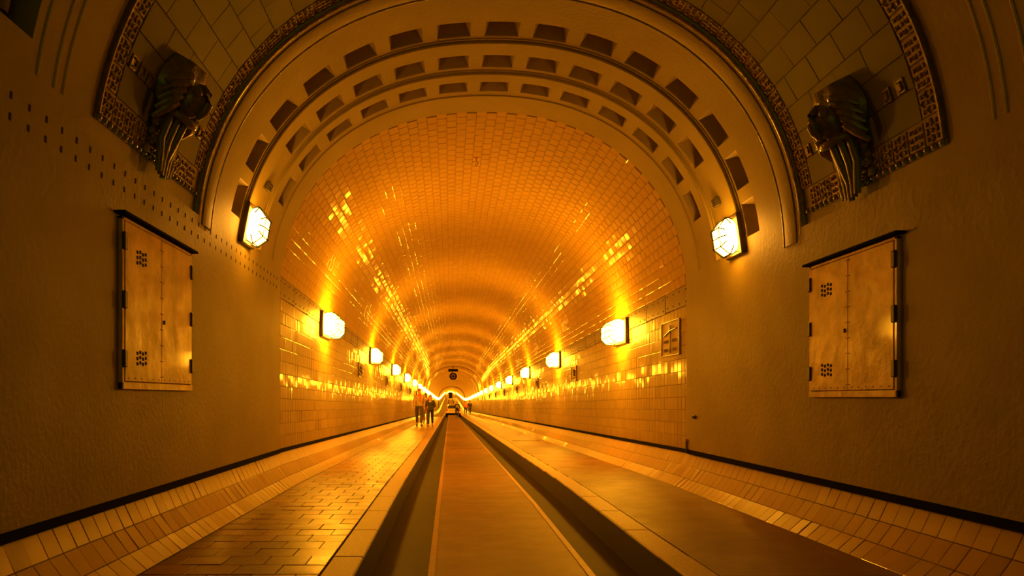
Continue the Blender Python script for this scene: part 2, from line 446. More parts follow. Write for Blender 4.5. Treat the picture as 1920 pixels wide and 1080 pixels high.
for s in (PB0 - .012, PB1 + .012):
    ntrim[0] += 1; mb = MB()
    A = frame(s, (PY0 + PY1) / 2, -.02); h = (PY1 - PY0) / 2 + .03
    for p in range(24):
        yy = -h + (p + .5) * 2 * h / 24; mb.ball((0, yy, .012), .024, 8, 5)
    mb.box(-.02, .02, -h, h, 0, .012)
    mb.build('trim_%d' % ntrim[0], M['dark_glaze'], smooth=50, mtx=A)['kind'] = 'structure'
ns_ = int((PB1 - PB0 - .34) / .205); dsl = (PB1 - PB0 - .34) / ns_
SY0, SY1 = PY0 + .172, PY1 - .115
nyl = 4; dyl = (SY1 - SY0) / nyl
def slab(w_, l_, key):
    mb = MB(); mb.box(-w_ / 2 + .002, w_ / 2 - .002, -l_ / 2 + .0015, l_ / 2 - .0015, -.01, .012, bev=.002); return mb.mesh('wall_slab', M[key])
full, half, pale = slab(dsl, dyl, 'panel'), slab(dsl, dyl / 2, 'panel'), slab(dsl, dyl, 'panelpale')
pale_spots = [(2.53, 5.35), (2.35, 5.0)]
for i in range(ns_):
    s = PB0 + .17 + (i + .5) * dsl
    for j in range(nyl + (i % 2)):
        if i % 2 == 0: y = SY0 + (j + .5) * dyl; me = full
        elif j == 0: y = SY0 + dyl / 4; me = half
        elif j == nyl: y = SY1 - dyl / 4; me = half
        else: y = SY0 + j * dyl; me = full
        x, z = Pxz(s)
        if me is full and ((i == ns_ - 11 and j == 2) or (i == ns_ - 10 and j == 2)): me = pale
        link('wall_slab', me, ceiling, mtx=frame(s, y, -.02, (rnd.gauss(0, .006), rnd.gauss(0, .008))))
# small square glyph tiles flanking the reliefs
gl = MB(); gl.box(-.045, .045, -.04, .04, -.005, .008, bev=.003)
gl.tube([(-.026, -.02, .012), (-.026, .015, .014), (-.002, .02, .014), (-.002, -.005, .014), (-.002, .02, .014), (.026, .015, .014), (.026, -.02, .012)], .006, 5, mi=1)
glm = gl.mesh('glyph_tile', [M['dark_glaze'], M['bandp']])
SGL, SGR = sL(2.05), sR(1.92)
for y in (4.74, 4.87, 5.0, 5.86, 6.0): link('glyph_tile', glm, ceiling, mtx=frame(SGL, y, -.006))
for y in (4.78, 4.93, 5.86, 6.01): link('glyph_tile', glm, ceiling, mtx=frame(SGR, y, -.006, roll=PI))

# ------------------------------------------------------------------ ceramic reliefs
def relief(side, label):
    zt = 1.72 if side == 'left' else 1.58
    s_foot = sL(zt) if side == 'left' else sR(zt); sg = 1 if side == 'left' else -1
    y0 = 5.32 if side == 'left' else 5.38
    o_ = Vector(pt(s_foot, y0, -.01))
    root = empty('ceramic_relief', o_, label=label, cat='relief', group=None)
    def T(u, v, w_):                                        # u along the hall, v up the arc, w out of the wall
        return Vector(pt(s_foot + sg * (.80 * v + .03), y0 + .78 * u, .78 * w_ - .008)) - o_
    def loft(name, m, vs, hw, dep, ridge=0., nphi=20, u0=lambda v: 0., w0=0., smooth=50):
        mb = MB(); V = []; F = []
        for v in vs:
            for k in range(nphi + 1):
                ph = -PI / 2 + PI * k / nphi
                r_ = 1 + ridge * math.cos(7 * ph)
                V.append(T(u0(v) + hw(v) * math.sin(ph) * r_, v, w0 + dep(v) * max(0, math.cos(ph)) ** .75 * r_))
        n_ = nphi + 1
        for i in range(len(vs) - 1):
            for k in range(nphi): F.append((i * n_ + k, i * n_ + k + 1, (i + 1) * n_ + k + 1, (i + 1) * n_ + k))
        F.append(tuple(range(n_))); F.append(tuple((len(vs) - 1) * n_ + k for k in range(nphi, -1, -1)))
        mb.add(V, F); return mb.build(name, m, root, smooth)
    it = lambda xs, ys: (lambda v: float(np.interp(v, xs, ys)))
    # veined hood with a straight brow, six-sided in outline
    loft('hood', M['dark_glaze'], [.30, .36, .45, .56, .66, .72, .74], it([.28, .36, .47, .6, .72, .74], [.14, .25, .31, .28, .20, .19]), it([.2, .4, .6, .74], [.10, .20, .25, .22]), .05, 26)
    # long snout / face standing out of the hood
    loft('face', M['dark_glaze'], list(np.linspace(.24, .66, 12)), it([.24, .34, .48, .58, .66], [.07, .13, .16, .12, .04]), it([.24, .34, .45, .56, .66], [.16, .30, .35, .31, .22]), .03)
    # glazed forehead ridge
    mb = MB(); mb.tube([T(-.02, v, w_) for v, w_ in ((.30, .31), (.38, .35), (.46, .36), (.55, .33), (.62, .26))], [.018, .032, .036, .03, .015], 8)
    mb.build('nose_ridge', M['flute'], root, 50)
    for u in (-.10, .10):
        e = MB(); c = T(u, .52, .27); e.ball(c, .036, 10, 7); e.build('eye', M['flute'], root, 60)
    for u in (-1, 1):
        m_ = MB()
        for q in range(5): m_.tube([T(u * (.16 + .02 * q), .62 - q * .07, .20), T(u * (.24 + .012 * q), .56 - q * .08, .15), T(u * (.29 + .004 * q), .46 - q * .08, .06)], [.026, .03, .014], 7)
        m_.build('fin', M['dark_glaze'], root, 50)
    mb = MB()                                               # lower lip
    mb.tube([T(.15 * math.sin(t), .30 - .07 * math.cos(t), .05 + .24 * math.cos(t)) for t in np.linspace(-PI / 2, PI / 2, 11)], .028, 8)
    mb.build('lip', M['dark_glaze'], root, 50)
    # streams running down over the frame
    for q in range(5):
        u = (q - 2) * .058; top = .22 - abs(q - 2) * .04
        mb = MB(); mb.tube([T(u * 1.2, .34, top), T(u * 1.25, .2, top * .95), T(u * 1.2, .02, top * .75), T(u * 1.1, -.14, .12), T(u * .9, -.26 - .02 * (2 - abs(q - 2)), .085 + HD)], [.022, .027, .029, .028, .024], 8)
        mb.build('water_stream', M['flute'], root, 50)
    for u in (-1, 1):                                       # knobbly foam either side
        mb = MB(); rr = random.Random(3)
        for q in range(26):
            v = rr.uniform(-.12, .32); mb.ball(T(u * (.15 + rr.uniform(-.03, .05) + (.1 - v) * .1), v, rr.uniform(.01, .06)), rr.uniform(.015, .03), 6, 4)
        mb.build('foam_cluster', M['orn'], root, 60)
    return root
relief('left', 'dark ceramic sea creature relief with water streams, above the left riveted band')
relief('right', 'dark ceramic sea creature relief on the right vault, below pale tiles')

# ------------------------------------------------------------------ floor
ylist = [-3, 0, 3, 6] + ylin_t
def long_box(mb, x0, x1, zb, zt, mi=0, y0=-3, y1=YEND, steps=None):
    ys = sorted(set([y0, y1] + [y for y in ylist if y0 < y < y1])); b = len(mb.v)
    for y in ys:
        g = G(y); mb.v += [(x0, y, zb + g), (x1, y, zb + g), (x1, y, zt + g), (x0, y, zt + g)]
    for j in range(len(ys) - 1):
        for k in range(4):
            mb.f.append((b + 4 * j + k, b + 4 * j + (k + 1) % 4, b + 4 * j + 4 + (k + 1) % 4, b + 4 * j + 4 + k)); mb.mi.append(mi)
    e = b + 4 * (len(ys) - 1); mb.f += [(b + 3, b + 2, b + 1, b), (e, e + 1, e + 2, e + 3)]; mb.mi += [mi, mi]
KL, KR = -.56, 1.355; KOL, KOR = -.755, 1.555; HW = .24
CBL, CBR = -1.81, 2.62
mb = MB()
long_box(mb, XL - .1, XR + .1, -.35, -.02, 3)
long_box(mb, KL, -.155, -.02, 0, 1); long_box(mb, -.105, .985, -.02, .002, 0); long_box(mb, 1.035, KR, -.02, 0, 1)
long_box(mb, CBL - .25, KOL - .004, -.02, HW - .012, 3); long_box(mb, KOR + .006, CBR + .2, -.02, HW, 2)
floor = mb.build('floor', [M['road'], M['track'], M['walk'], M['grout']]); floor['kind'] = 'structure'
mb = MB(); long_box(mb, -.155, -.105, -.02, .008); mb.build('guide_strip', M['strip'], floor)
mb = MB(); long_box(mb, .985, 1.035, -.02, .008); mb.build('guide_strip', M['strip'], floor)
mb = MB(); mb.box(-.02, .9, -.015, .015, 0, .006); mb.build('drain_slot', M['hole'], floor, loc=(.0, 21.3, G(21.3) + .0))
mb = MB(); mb.box(0, .75, -.012, .012, 0, .005); mb.build('expansion_joint', M['hole'], floor, loc=(1.7, 21.0, G(21.) + HW))
for y in (4.45,):
    mb = MB(); mb.box(0, CBR - KOR - .03, -.003, .003, 0, .002); mb.build('expansion_joint', M['hole'], floor, loc=(KOR + .02, y, G(y) + HW))
# pavers of the left footway
cols = 4; cw = (KOL - .006 - CBL - .01) / cols
def paver(w_):
    mb = MB(); mb.box(-w_ / 2 + .003, w_ / 2 - .003, -.1245, .1245, -.012, .012, bev=.003); return mb.mesh('paving_stone', M['paver'])
pv, ph = paver(cw), paver(cw / 2); places = []
for j in range(int(70 / .256)):
    y = 3.6 + j * .256
    for i in range(cols + j % 2):
        if j % 2 == 0: places.append((CBL + .01 + (i + .5) * cw, y, pv))
        elif i in (0, cols): places.append((CBL + .01 + (cw * .25 if i == 0 else cols * cw - cw * .25), y, ph))
        else: places.append((CBL + .01 + i * cw, y, pv))
VV = MB()
base = {pv.name: ([v.co.copy() for v in pv.vertices], [tuple(p.vertices) for p in pv.polygons]), ph.name: ([v.co.copy() for v in ph.vertices], [tuple(p.vertices) for p in ph.polygons])}
for k, (x, y, me) in enumerate(places):
    mtx = Matrix.Translation((x, y, HW - .012 + G(y) + rnd.uniform(0, .002))) @ Matrix.Rotation(rnd.gauss(0, .007), 4, 'X') @ Matrix.Rotation(rnd.gauss(0, .007), 4, 'Y')
    if k < 300: link('paving_stone', me, floor, mtx=mtx)
    else:
        bv, bf = base[me.name]; VV.add([mtx @ p for p in bv], bf)
VV.build('paving_field', M['paver'], floor)['kind'] = 'stuff'
# kerbs
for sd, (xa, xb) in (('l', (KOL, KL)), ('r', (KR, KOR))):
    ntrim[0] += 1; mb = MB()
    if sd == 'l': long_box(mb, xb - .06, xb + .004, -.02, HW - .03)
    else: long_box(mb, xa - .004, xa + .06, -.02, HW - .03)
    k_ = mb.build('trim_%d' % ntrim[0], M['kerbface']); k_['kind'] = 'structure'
    mb = MB(); mb.box(xa + .003, xb - .003, -.496, .496, HW - .18, HW + .004, bev=.008)
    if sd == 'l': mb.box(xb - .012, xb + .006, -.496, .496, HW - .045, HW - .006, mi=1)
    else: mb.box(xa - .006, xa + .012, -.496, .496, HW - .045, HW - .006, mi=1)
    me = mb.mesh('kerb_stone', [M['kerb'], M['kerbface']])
    y = 2.5
    while y < YEND:
        if y < 120: link('kerb_stone', me, k_, loc=(rnd.uniform(-.002, .002), y, G(y) + rnd.uniform(-.003, .001)))
        y += 1.0
    mb = MB(); long_box(mb, xa + .003, xb - .003, HW - .18, HW, y0=119.5); mb.build('kerb_run', M['kerb'], k_)

# ------------------------------------------------------------------ glazed coves at the foot of the walls, painted shadow gap above
for side in ('left', 'right'):
    sg = 1 if side == 'left' else -1
    top = (XL if side == 'left' else XR) + sg * .0; bot = CBL if side == 'left' else CBR
    # concave quarter from wall to footway, three tiles high
    def cv(t):                                              # t 0 top .. 1 bottom
        a = t * PI / 2
        x = top + (bot - top) * (1 - math.cos(a)) * .42 + (bot - top) * .58 * t; z = CZ - .672 - (CZ - .672 - HW) * (math.sin(a) * .35 + t * .65)
        return Vector((x, 0, z))
    mb = MB(); ys = sorted(set([-3., 0., 3.] + ylin_t)); nt_ = 7
    for y in ys:
        for i in range(nt_):
            p = cv(i / (nt_ - 1)); q = (cv(min(1, i / (nt_ - 1) + .02)) - cv(max(0, i / (nt_ - 1) - .02))).normalized()
            nrm = Vector((-q.z, 0, q.x)) * sg
            if nrm.x * sg < 0: nrm = -nrm
            p = p - nrm * .012; mb.v.append((p.x, y, p.z + G(y)))
    for j in range(len(ys) - 1):
        for i in range(nt_ - 1): mb.f.append((j * nt_ + i, j * nt_ + i + 1, (j + 1) * nt_ + i + 1, (j + 1) * nt_ + i)); mb.mi.append(0 if ys[j] < 72 else 1)
    base_o = mb.build('baseboard_' + side, [M['grout'], M['cove']]); base_o['kind'] = 'structure'
    rows = []
    for r in range(3):
        a_, b_ = cv(r / 3), cv((r + 1) / 3); c_ = (a_ + b_) / 2; q = (b_ - a_); L_ = q.length; q.normalize()
        nrm = Vector((-q.z, 0, q.x))
        if nrm.x * sg < 0: nrm = -nrm
        ex = Vector((0, 1, 0)).cross(nrm)
        me = tile_mesh('cove_tile', L_ - .003, .147, .012, .003, M['cove'])
        rows.append((c_, Matrix((ex, Vector((0, 1, 0)), nrm)).transposed().to_4x4(), me))
    fld = MB(); cnt = 0
    y = 3.2
    seq = [3.2 + k * .15 for k in range(450)]
    seq = seq + [3.2 - .15 * k for k in range(1, 20)]
    for y in seq:
        for c_, R_, me in rows:
            mtx = Matrix.Translation((c_.x, y, c_.z + G(y))) @ R_ @ Matrix.Rotation(rnd.gauss(0, .014), 4, 'X') @ Matrix.Rotation(rnd.gauss(0, .008), 4, 'Y') @ Matrix.Translation((0, 0, -.012))
            if cnt < 300: link('tile', me, base_o, mtx=mtx)
            else: fld.add([mtx @ v.co for v in me.vertices], [tuple(p.vertices) for p in me.polygons])
            cnt += 1
    fld.build('tile_field', M['cove'], base_o)['kind'] = 'stuff'
    # black strip: paints the shadow in the gap below the wall
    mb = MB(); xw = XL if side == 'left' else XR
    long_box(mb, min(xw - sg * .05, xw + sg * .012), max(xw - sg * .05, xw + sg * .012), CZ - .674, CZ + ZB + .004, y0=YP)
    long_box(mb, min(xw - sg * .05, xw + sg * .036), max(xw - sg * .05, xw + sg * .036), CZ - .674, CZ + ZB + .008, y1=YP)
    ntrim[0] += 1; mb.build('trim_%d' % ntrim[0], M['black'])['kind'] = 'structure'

# ------------------------------------------------------------------ lamps
def lamp_mesh(L_, H_, W_, nbar, glassmat, simple=False):
    """z inward, y along the tunnel, x up/down the wall; returns plate, glass, cage meshes"""
    h = H_ / 2; c = H_ * .24
    prof = [(-h * .86, .05), (-h, .05 + c * .5), (-h, W_ - c), (-h + c, W_), (h - c, W_), (h, W_ - c), (h, .05 + c * .5), (h * .86, .05)]
    secs = [(-L_ / 2, .62, .8), (-L_ / 2 + .07, 1, 1), (L_ / 2 - .07, 1, 1), (L_ / 2, .62, .8)]
    g = MB(); V = [(x * k, y, .05 + (z - .05) * kz) for y, k, kz in secs for x, z in prof]; n = len(prof); F = []
    for i in range(3):
        for k in range(n): F.append((i * n + k, i * n + (k + 1) % n, (i + 1) * n + (k + 1) % n, (i + 1) * n + k))
    F += [tuple(range(n - 1, -1, -1)), tuple(3 * n + k for k in range(n))]
    g.add(V, F); gm = g.mesh('lamp_glass', glassmat)
    p = MB(); p.box(-h * 1.16, h * 1.16, -L_ / 2 - .05, L_ / 2 + .05, 0, .055, bev=.01); pm = p.mesh('back_plate', M['bronze'])  # plate made wider than the glass to shade the wall from grazing light
    b = MB(); r = .006; off = .012
    outl = [(x * 1.03, z + (off if z > .06 else 0)) for x, z in prof]
    for i in range(nbar):
        y = -L_ / 2 + .07 + (L_ - .14) * i / max(1, nbar - 1); b.tube([(x * 1.02, y, z) for x, z in outl], r, 5)
    for k in (2, 3, 4, 5):
        x, z = outl[k]; b.tube([(x * .62, -L_ / 2 - .01, .05 + (z - .05) * .8), (x, -L_ / 2 + .06, z), (x, L_ / 2 - .06, z), (x * .62, L_ / 2 + .01, .05 + (z - .05) * .8)], r, 5)
    b.tube([(0, -L_ / 2 - .01, W_ * .85), (0, -L_ / 2 + .06, W_ + off), (0, L_ / 2 - .06, W_ + off), (0, L_ / 2 + .01, W_ * .85)], r, 5)
    bm_ = b.mesh('cage', M['black'])
    return pm, gm, bm_
TL = lamp_mesh(.84, .36, .28, 3, M['lamp'])
ordn = ['nearest', 'second', 'third', 'fourth', 'fifth', 'sixth', 'seventh', 'eighth', 'ninth', 'tenth']
k = 0
y = 12.80
while y < YEND - 1:
    for side in ('left', 'right'):
        s = sL(1.23) if side == 'left' else sR(1.23 + DR)
        yy = y if side == 'left' else y + .1
        A = frame(s, yy, .002); p = A.translation.copy()
        R_ = A.to_3x3().to_4x4()
        root = link('wall_lamp', None, mtx=A)
        if k < len(ordn):
            lab = 'caged white wall lamp on the %s tunnel wall, %s from the portal' % (side, ordn[k])
            tag(root, lab, 'lamp', 'lamps along the %s tunnel wall' % side)
        else:
            tag(root, 'tiny glowing wall lamp far down the tunnel in the merging rows of lights', 'lamp', 'far lamps merging into white lines')
        link('back_plate', TL[0], root)
        link('lamp_glass', TL[1], root)
        if k < 14: link('cage', TL[2], root)
    k += 1; y += 7.55
PL = lamp_mesh(.34, .34, .19, 2, M['plamp'])
for side, zz in (('left', 1.70), ('right', 1.59)):
    s = sL(zz) if side == 'left' else sR(zz)
    root = link('portal_lamp', None, mtx=frame(s, 7.62, HD + .002))
    tag(root, 'oval caged lamp blazing white at the %s foot of the coffered arch' % side, 'lamp', None)
    link('back_plate', PL[0], root); link('lamp_glass', PL[1], root); link('cage', PL[2], root)
    s2 = sL(2.16) if side == 'left' else sR(2.0)
    mb = MB(); mb.box(-.045, .045, -.06, .06, 0, .05, bev=.008)
    for q in range(3): mb.box(-.03 + q * .024, -.018 + q * .024, -.045, .045, .049, .054, mi=1)
    o = mb.build('vent_box', [M['hinge'], M['hole']], mtx=frame(s2, 7.85, HD)); tag(o, 'small dark slotted box above the %s portal lamp' % side, 'vent')

# ------------------------------------------------------------------ metal cabinets in the hall walls
def cabinet(side):
    sg = 1 if side == 'left' else -1
    xw = (XL + HD) if side == 'left' else (XR - HD)
    y0, y1 = (4.76, 6.04) if side == 'left' else (4.88, 6.07)
    z0, z1 = (.05, 1.12) if side == 'left' else (.0, 1.02)
    z0 += CZ; z1 += CZ; ym = (y0 + y1) / 2
    lab = {'left': 'cream metal double door cabinet in the left hall wall, with small scuffs',
           'right': 'cream metal double door cabinet in the right hall wall, stained and brightly lit'}[side]
    r = empty('wall_cabinet', (xw, ym, z0), label=lab, cat='cabinet')
    def B(mb, d0, d1, a0, a1, b0, b1, mi=0, bev=0): # d depth out of wall, a along y, b height
        x0, x1 = sorted((sg * d0, sg * d1)); mb.box(x0, x1, a0 - ym, a1 - ym, b0 - z0, b1 - z0, mi, bev)
    mb = MB(); t = .028
    B(mb, 0, .03, y0, y0 + t, z0, z1, bev=.003); B(mb, 0, .03, y1 - t, y1, z0, z1, bev=.003); B(mb, 0, .036, y0, y1, z0, z0 + .045, bev=.003); B(mb, 0, .03, y0, y1, z1 - .02, z1, bev=.003); B(mb, 0, .006, y0, y1, z0, z1)
    mb.build('frame', M['metal'], r)
    for a, b in ((y0 + t + .005, ym - .002), (ym + .002, y1 - t - .005)):
        mb = MB(); B(mb, .01, .034, a, b, z0 + .05, z1 - .024, bev=.004)
        lf = mb.build('door', M['metal'], r)
        near = a < ym
        mb = MB()
        for q in range(9):
            zz = z0 + .09 + q * .11; yy = (ym - .02) if near else (ym + .02)
            B(mb, .034, .037, yy - .004, yy + .004, zz - .004, zz + .004)
        for q in range(6):
            yy = a + .05 + q * (b - a - .1) / 5; B(mb, .034, .037, yy - .004, yy + .004, z0 + .066, z0 + .074)
        mb.build('rivet_row', M['hinge'], lf)['kind'] = 'stuff'
        if (near and side == 'left') or (not near and side == 'right'):
            for zc in (z1 - .22, z0 + .2):
                v = MB(); yc = a + (b - a) * .42 if side == 'left' else b - (b - a) * .45
                for c_ in range(4):
                    for r_ in range(3): 
                        yy = yc + (c_ - 1.5) * .045; zz = zc + (r_ - 1) * .034 + (.008 if c_ % 2 else 0)
                        B(v, .033, .0365, yy - .014, yy + .014, zz - .011, zz + .011, bev=.0015)
                v.build('vent', M['hole'], lf)
        if not near:
            v = MB(); B(v, .034, .045, ym + .03, ym + .05, z0 + .46, z0 + .49, bev=.003); v.build('lock', M['hinge'], lf)
    for a in (y0, y1):
        for f in (.16, .5, .84):
            mb = MB(); zz = z0 + (z1 - z0) * f + .02; aa = a + .022 if a == y0 else a - .022
            B(mb, .02, .048, aa - .022, aa + .022, zz - .055, zz + .055, bev=.006); mb.build('hinge', M['hinge'], r)
    mb = MB(); B(mb, 0, .07, y0 - .05, y1 + .04, z1 + .006, z1 + .024, bev=.003); mb.build('drip_lip', M['black'], r)
    return r
cabinet('left'); cabinet('right')

# ------------------------------------------------------------------ ceramic signs and small things on the walls
def plaque(side, y, zc, hh, ww, kind, label, group=None):
    s = sL(zc) if side == 'left' else sR(zc)
    A = frame(s, y, .0); r = link('wall_plaque', None, mtx=A); tag(r, label, 'plaque', group)
    up = -1 if side == 'left' else 1                         # local x runs down or up
    A2 = frame(s, y, .0); up = 1 if (A2.to_3x3() @ Vector((1, 0, 0))).z > 0 else -1
    mb = MB(); mb.box(-hh / 2, hh / 2, -ww / 2, ww / 2, -.002, .012, bev=.004); mb.build('panel', M['tile'], r)
    mb = MB(); t = .014
    for a, b, c, d in ((-hh / 2, hh / 2, -ww / 2, -ww / 2 + t), (-hh / 2, hh / 2, ww / 2 - t, ww / 2), (-hh / 2, -hh / 2 + t, -ww / 2, ww / 2), (hh / 2 - t, hh / 2, -ww / 2, ww / 2)):
        mb.box(a, b, c, d, 0, .024, bev=.003)
    mb.build('border', M['orn'], r)
    mb = MB(); fl = -1 if side == 'right' else 1             # image-right along local y
    def P(u, v): return (up * v, fl * u, .02)
    if kind == 'sign':
        mb.tube([P(0, -hh * .42), P(0, hh * .38)], .007, 6); mb.tube([P(-ww * .34, .045), P(0, .10), P(ww * .33, .115)], .009, 6)
        mb.tube([P(-.02, .12), P(0, .14), P(.02, .12)], .012, 6)
        for v in (-.035, -.15):
            for u in (-.26, -.19, -.12, .12, .19, .26):
                mb.tube([P(u - .02, v - .02), P(u - .02, v + .02), P(u + .02, v + .02), P(u + .02, v - .02)], .0035, 4)
        mb.build('relief_lettering', M['orn'], r)
    else:
        mb.ball(P(0, .0), .05, 10, 6, sc=(1.0, 2.4, .35)); mb.tube([P(.11, 0), P(.2, .06)], [.012, .02], 6); mb.tube([P(.11, 0), P(.2, -.06)], [.012, .02], 6)
        mb.tube([P(-.25, -.09), P(-.1, -.11), P(.1, -.09), P(.25, -.11)], .012, 6); mb.tube([P(-.02, .04), P(.03, .09)], [.02, .008], 6)
        mb.build('relief_figure', M['hinge'], r)
    return r
plaque('right', 10.05, .775, .455, .82, 'sign', 'large ceramic sign with a signpost figure on the right wall just inside the portal')
for k in range(9):
    y = 17.85 + 7.62 * k
    for side in ('left', 'right'):
        nm = ('nearest', 'second', 'third', 'fourth')
        lab = 'small framed relief plaque on the %s wall, %s from the portal' % (side, nm[k]) if k < 4 else 'tiny dark relief plaque far along the %s tunnel wall, between distant lamps' % side
        plaque(side, y, .74 if side == 'left' else .66, .34, .7, 'fish', lab, 'relief plaques between the lamps')
mb = MB(); mb.box(-.022, .022, -.03, .03, 0, .03, bev=.005); mb.tube([(0, 0, .03), (0, 0, .04)], .010, 8)
tag(mb.build('wall_socket', M['hinge'], mtx=frame(sR(-.23), 8.97, HD)), 'tiny dark box low on the right hall wall beside the portal edge', 'socket')
mb = MB(); mb.tube([(XR - .045, 9.26, CZ - .66), (XR - .045, 9.26, CZ - .53)], .012, 8); mb.tube([(XR - .045, 9.26, CZ - .53), (XR - .045, 9.26, CZ - .50)], .018, 8, mi=1)
tag(mb.build('pipe_stub', [M['hinge'], M['strip']]), 'short pipe stub standing on the ledge at the right portal corner', 'pipe')
o_ = MB(); o_.tube([(0, 0, 0), (0, 0, -.05), (.02, 0, -.09), (0, 0, -.12), (-.02, 0, -.10)], .008, 6); o_.tube([(0, 0, .0), (0, 0, -.008)], .03, 10)
hk = pt(sL(3.0) * 0 + (STOT / 2 - .02), 11.1)
tag(o_.build('ceiling_hook', M['strip'], loc=(hk[0], hk[1], hk[2])), 'small shiny hook in the tiled vault near the portal', 'hook')

# round spoked fixture hanging under the first arch rib
yr = 66.3; top = CZ + ZS + AB + G(yr)
r = empty('hanging_rosette', (CX - .1, yr, top - .92), label='dark round spoked fixture hanging from the vault above the car', cat='fixture')
mb = MB(); mb.tube([(.29 * math.cos(t), 0, .29 * math.sin(t)) for t in np.linspace(0, 2 * PI, 33)], .035, 8); mb.build('rim', M['black'], r)
mb = MB(); mb.tube([(0, -.03, 0), (0, .03, 0)], .27, 24); mb.build('disc', M['black'], r)
for k in range(8):
    t = PI / 8 + k * PI / 4; mb = MB(); mb.tube([(.1 * math.cos(t), -.045, .1 * math.sin(t)), (.2 * math.cos(t), -.045, .2 * math.sin(t))], [.02, .035], 6); mb.build('spoke', M['strip'], r)
mb = MB(); mb.box(-.42, .42, -.08, .08, .40, .62, bev=.03); mb.tube([(-.05, 0, .28), (-.05, 0, .42)], .03, 6); mb.tube([(0, 0, .6), (0, 0, .92)], .03, 6); mb.build('bracket', M['black'], r)

# far end of the tube: the other shaft
ge = G(YEND)
mb = MB(); ss = np.linspace(0, STOT, 40); ring = [pt(float(s), YEND, 0) for s in ss]; R2 = [(CX + (p[0] - CX) * .62, YEND, ge + CZ - .9 + (p[2] - ge - CZ + .9) * .62) for p in ring]
n = len(ring); mb.add(ring + R2, [(i, i + 1, n + i + 1, n + i) for i in range(n - 1)])
mb.build('wall_back', M['plaster'])['kind'] = 'structure'
mb = MB(); mb.tube([(CX + 1.75 * math.cos(t), YEND - .3, CZ + ge + .35 + 1.25 * math.sin(t)) for t in np.linspace(.2, PI - .2, 15)], .13, 8)
tag(mb.build('arch_light', M['lamp']), 'thin white arc of light over the far tunnel mouth', 'light')
mb = MB(); mb.box(CX - .75, CX + .75, YEND + 2.35, YEND + 2.5, ge, ge + 2.5, bev=.03); mb.build('door_1', M['black'])['kind'] = 'structure'
mb = MB(); mb.box(-3, 3.8, YEND + 2.5, YEND + 2.7, ge - .5, ge + 5); mb.build('wall_shaft', M['far_w'])['kind'] = 'structure'

